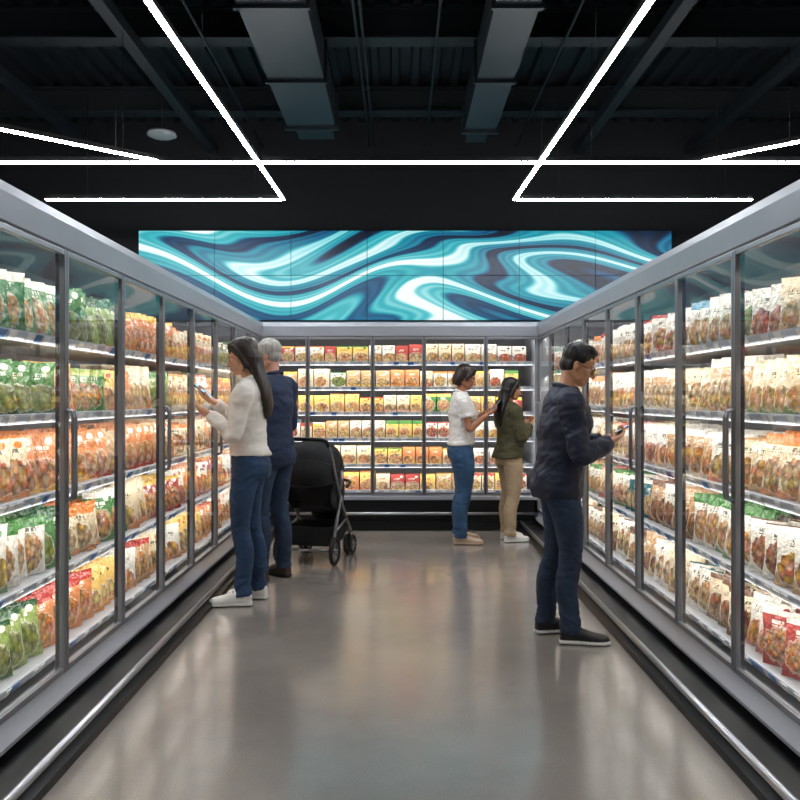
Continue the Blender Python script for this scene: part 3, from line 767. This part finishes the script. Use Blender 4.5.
def h_short(g):
    g.ell((-.022,0,.050),(.100,.082,.088)); g.ell((.032,0,.108),(.050,.056,.024),(0,.3,0)); g.ell((-.052,0,-.012),(.058,.068,.062))
    for sd in (1,-1): g.ell((.010,.069*sd,.045),(.032,.012,.034)); g.ell((-.035,.060*sd,-.01),(.022,.018,.04))
def h_thin(g):
    g.ell((-.026,0,.046),(.096,.081,.083)); g.ell((-.05,0,-.012),(.06,.069,.055))
    for sd in (1,-1): g.ell((.006,.072*sd,.03),(.026,.010,.032))
def h_long(g):
    g.ell((-.022,0,.050),(.104,.086,.091)); g.ell((.024,0,.098),(.058,.064,.032),(0,.3,0))
    g.stack([(-.032,0,.07,.082,.086),(-.042,0,.0,.076,.089),(-.058,0,-.07,.064,.086),(-.07,0,-.13,.05,.075)])
    for sd in (1,-1): g.tube([(.042,.052*sd,.088),(.024,.076*sd,.05),(.006,.082*sd,-.01),(-.015,.083*sd,-.08)],[.018,.018,.018,.02],n=10)
def h_bob(g):
    g.ell((-.022,0,.050),(.105,.088,.092)); g.ell((.026,0,.100),(.062,.066,.036),(0,.3,0))
    g.stack([(-.03,0,.07,.088,.086),(-.04,0,.0,.088,.090),(-.058,0,-.06,.072,.082),(-.065,0,-.10,.045,.06)])
    for sd in (1,-1): g.tube([(.045,.058*sd,.085),(.030,.080*sd,.04),(.012,.086*sd,-.02)],[.018,.02,.018],n=10)
def body_long(zend,wd=.085):
    def f(g,HM,LX):
        a=HM@Vector((-.075,0,-.08)); 
        g.stack([(a.x+.01,0,a.z+.06,.055,.085),(a.x,0,a.z,.055,.085),(-.105+LX(1.45),0,1.45,.045,wd+.01),(-.125+LX(1.36),0,1.38,.038,wd+.015),(-.135+LX(1.3),0,(1.38+zend)/2,.032,wd),(-.128+LX(1.25),0,zend+.03,.024,wd*.75),(-.12+LX(1.2),0,zend,.010,wd*.35)])
    return f

R,MW,s=person('woman',(-1.035,5.48),math.radians(179),1.80,True,sk1,hair_brn,h_long,'sweater',knit,.985,.018,jean1,M_wsh,M_rubber,
   [(.02,.085,.1),(-.05,-.10,-.15)],
   [dict(el=(.055,.215,1.12),wr=(.225,.135,1.255),f=(1,-.25,.45),n=(-.3,-.5,.8),curl=.55),
    dict(el=(.10,-.20,1.15),wr=(.24,-.06,1.33),f=(.75,.15,.5),n=(-.55,.2,.8),curl=.45)],
   dict(pitch=.28,fwd=.015,yaw=.18,hairbody=body_long(1.22)),lean=.02,leg=.97,topfold=.013)
phone(Vector((.315,-.045,1.405))*s,(.65,.1,.6),(-.65,.1,.7),MW)
person('elderly_man',(-.99,6.2),math.radians(152),1.85,False,sk3,hair_gry,h_thin,'shirt',navys,.84,.022,jean4,M_brn,M_dsole,
   [(.03,.10,.15),(-.03,-.10,-.15)],
   [dict(el=(.0,.25,1.12),wr=(.19,.20,1.06),f=(1,-.2,.1),n=(0,-1,.2),curl=.5),
    dict(el=(.02,-.24,1.12),wr=(.22,-.12,1.14),f=(1,.3,.2),n=(0,1,.2),curl=.5)],
   dict(pitch=.22,fwd=.01,yaw=.35),lean=.03,leg=1.08)
R,MM,s=person('man',(.93,4.66),math.radians(0),1.715,False,sk2,hair_blk,h_short,'jacket',navyj,.845,.034,jean2,M_bsh,M_rubber,
   [(-.07,.11,.2),(.04,-.10,-.12)],
   [dict(el=(.08,.24,1.13),wr=(.27,.10,1.165),f=(.8,-.45,.35),n=(-.35,-.3,.85),curl=.5),
    dict(el=(.07,-.25,1.11),wr=(.26,-.12,1.165),f=(.8,.45,.35),n=(-.35,.3,.85),curl=.5)],
   dict(pitch=.44,fwd=.04,dz=-.008,yaw=-.30),lean=.09,leg=1.06,glasses=True,topfold=.014)
phone(Vector((.372,-.005,1.245))*s,(.25,1,.0),(-.5,0,.8),MM)
R,MT,s=person('woman',(.60,7.75),math.radians(2),1.71,True,sk4,hair_brn,h_bob,'tshirt',tee,.97,.026,jean3,M_sandal,M_sandal,
   [(-.02,.11,.3),(-.03,-.10,-.1)],
   [dict(el=(.07,.20,1.14),wr=(.235,.08,1.28),f=(.85,-.3,.4),n=(-.4,-.2,.8),curl=.5),
    dict(el=(.05,-.22,1.13),wr=(.235,-.10,1.27),f=(.85,.3,.4),n=(-.4,.2,.8),curl=.5)],
   dict(pitch=.32,fwd=.02,yaw=-.12),lean=.0,leg=1.2,sleeve='short')
phone(Vector((.335,-.01,1.35))*s,(.6,.2,.7),(-.7,.1,.6),MT)
person('woman',(1.075,7.86),math.radians(18),1.59,True,sk2,hair_blk,h_long,'jacket',olive,.90,.034,khaki,M_wsh,M_rubber,
   [(.0,.09,.2),(-.04,-.09,-.1)],
   [dict(el=(.05,.21,1.13),wr=(.19,.10,1.24),f=(.7,-.4,.5),n=(-.3,-.5,.7),curl=.6),
    dict(el=(.04,-.22,1.12),wr=(.19,-.10,1.24),f=(.7,.4,.5),n=(-.3,.5,.7),curl=.6)],
   dict(pitch=.2,fwd=.01,yaw=-.2,hairbody=body_long(1.20,.09)),lean=.0,leg=1.15)

# ------------------------------------------------------------------ stroller
M_fab=pmat('stroller_fabric',S(24,25,28),.85,nscale=14,namt=.25,bump=.3,bscale=220)
M_fab2=pmat('stroller_fabric_grey',S(48,50,54),.85,bump=.3,bscale=220)
M_alu=pmat('stroller_frame',S(140,142,146),.3,.85)
M_tyre=pmat('tyre_rubber',S(20,20,21),.7)
root=empty('baby_stroller',(-.72,6.98,0),math.radians(-14))
b=MB()
def wheel(x,y,r,wd):
    b.torus((x,y,r),(1,0,0),r-wd*.5,wd*.5,28,10,1); b.torus((x,y,r),(1,0,0),r-wd-.006,.006,24,6,0)
    b.tube([(x-.022,y,r),(x+.022,y,r)],.02,12,0)
    for k in range(5):
        a=2*math.pi*k/5; b.tube([(x,y,r),(x,y+math.cos(a)*(r-wd),r+math.sin(a)*(r-wd))],.006,6,0)
for sx in (-1,1):
    wheel(sx*.245,-.26,.12,.036); 
    wheel(sx*.185,.27,.09,.032); wheel(sx*.235,.27,.09,.032)
    b.tube([(sx*.21,.27,.09),(sx*.21,.26,.20),(sx*.215,.22,.24)],.013,8,0)
    b.tube([(sx*.215,.27,.22),(sx*.225,.05,.42),(sx*.235,-.14,.64),(sx*.235,-.30,.90),(sx*.228,-.37,1.0)],.0135,10,0,sub=3)
    b.tube([(sx*.225,-.26,.12),(sx*.228,-.18,.30),(sx*.235,-.06,.56)],.0135,10,0,sub=3)
    b.tube([(sx*.222,.12,.34),(sx*.222,-.19,.26)],.010,8,0)
    b.tube([(sx*.24,-.12,.62),(sx*.255,-.10,.70),(sx*.245,-.08,.78)],.016,8,0)
b.tube([(-.25,-.26,.12),(.25,-.26,.12)],.011,8,0); b.tube([(-.21,.23,.235),(.21,.23,.235)],.010,8,0)
b.tube([(-.228,-.37,1.0),(-.215,-.40,1.045),(-.15,-.415,1.06),(.15,-.415,1.06),(.215,-.40,1.045),(.228,-.37,1.0)],.017,10,2,sub=3)
b.tube([(-.235,.10,.62),(-.22,.22,.66),(0,.27,.67),(.22,.22,.66),(.235,.10,.62)],.014,10,2,sub=3)
b.obj('frame',[M_alu,M_tyre,M_black],root)
g=Geo()
g.ell((0,-.15,.68),(.205,.06,.27),(math.radians(22),0,0)); g.ell((0,.06,.47),(.20,.22,.065)); g.ell((0,.26,.38),(.16,.04,.14),(math.radians(12),0,0)); g.ell((0,.32,.27),(.14,.09,.018))
for sx in (-1,1): g.ell((sx*.19,-.02,.58),(.025,.19,.14),(math.radians(15),0,0))
g.build('seat',[M_fab],root,.011,1,3,fold(.006,9,9,3))
b=MB(); nA,nT=30,20; hy,hz=-.07,.74
def cp(a,t,R):
    ribs=4; fr_=(a-math.radians(22))/(math.radians(196)-math.radians(22)); bul=1-.045*(1-abs(math.sin(ribs*math.pi*fr_)))
    x=-.235*math.cos(t); rr=R*bul*(math.sin(t)**.55)
    return (x,hy+rr*math.cos(a)*.98,hz+rr*math.sin(a)*1.08)
for lay,R in ((0,.285),(1,.275)):
    i0=len(b.v)
    for j in range(nA+1):
        a=math.radians(22)+(math.radians(196)-math.radians(22))*j/nA
        for k in range(nT+1): b.v.append(cp(a,math.pi*(.002+.996*k/nT),R))
    for j in range(nA):
        for k in range(nT):
            b.f.append((i0+j*(nT+1)+k,i0+j*(nT+1)+k+1,i0+(j+1)*(nT+1)+k+1,i0+(j+1)*(nT+1)+k)); b.m.append(1 if lay else 0); b.sm.append(True)
for j in range(5):
    a=math.radians(22)+(math.radians(174))*j/4
    b.tube([cp(a,math.pi*(.02+.96*k/20),.284) for k in range(21)],.005,6,2)
b.obj('canopy',[M_fab,M_fab2,M_black],root,recalc=False)
b=MB()
def bk(x,y,z): return (x*(1 if z>.2 else .85),y,z)
for (a0,a1) in (((-.21,-.22,.15),(.21,-.21,.31)),((-.21,.19,.15),(.21,.20,.31)),((-.21,-.22,.15),(-.20,.20,.31)),((.20,-.22,.15),(.21,.20,.31)),((-.21,-.22,.15),(.21,.20,.16))):
    b.box(a0,a1,0,bk)
b.obj('basket',[M_fab],root)

# ------------------------------------------------------------------ world / camera
w=bpy.data.worlds.new('World'); scene.world=w; w.use_nodes=True
w.node_tree.nodes['Background'].inputs[0].default_value=(.02,.03,.04,1); w.node_tree.nodes['Background'].inputs[1].default_value=.3
cam=bpy.data.cameras.new('camera'); co=bpy.data.objects.new('camera',cam); scene.collection.objects.link(co)
co.location=(0,0,1.4); co.rotation_euler=(math.pi/2,0,0); cam.lens=36; cam.sensor_width=36; cam.shift_y=-.0025; cam.clip_start=.05
scene.camera=co
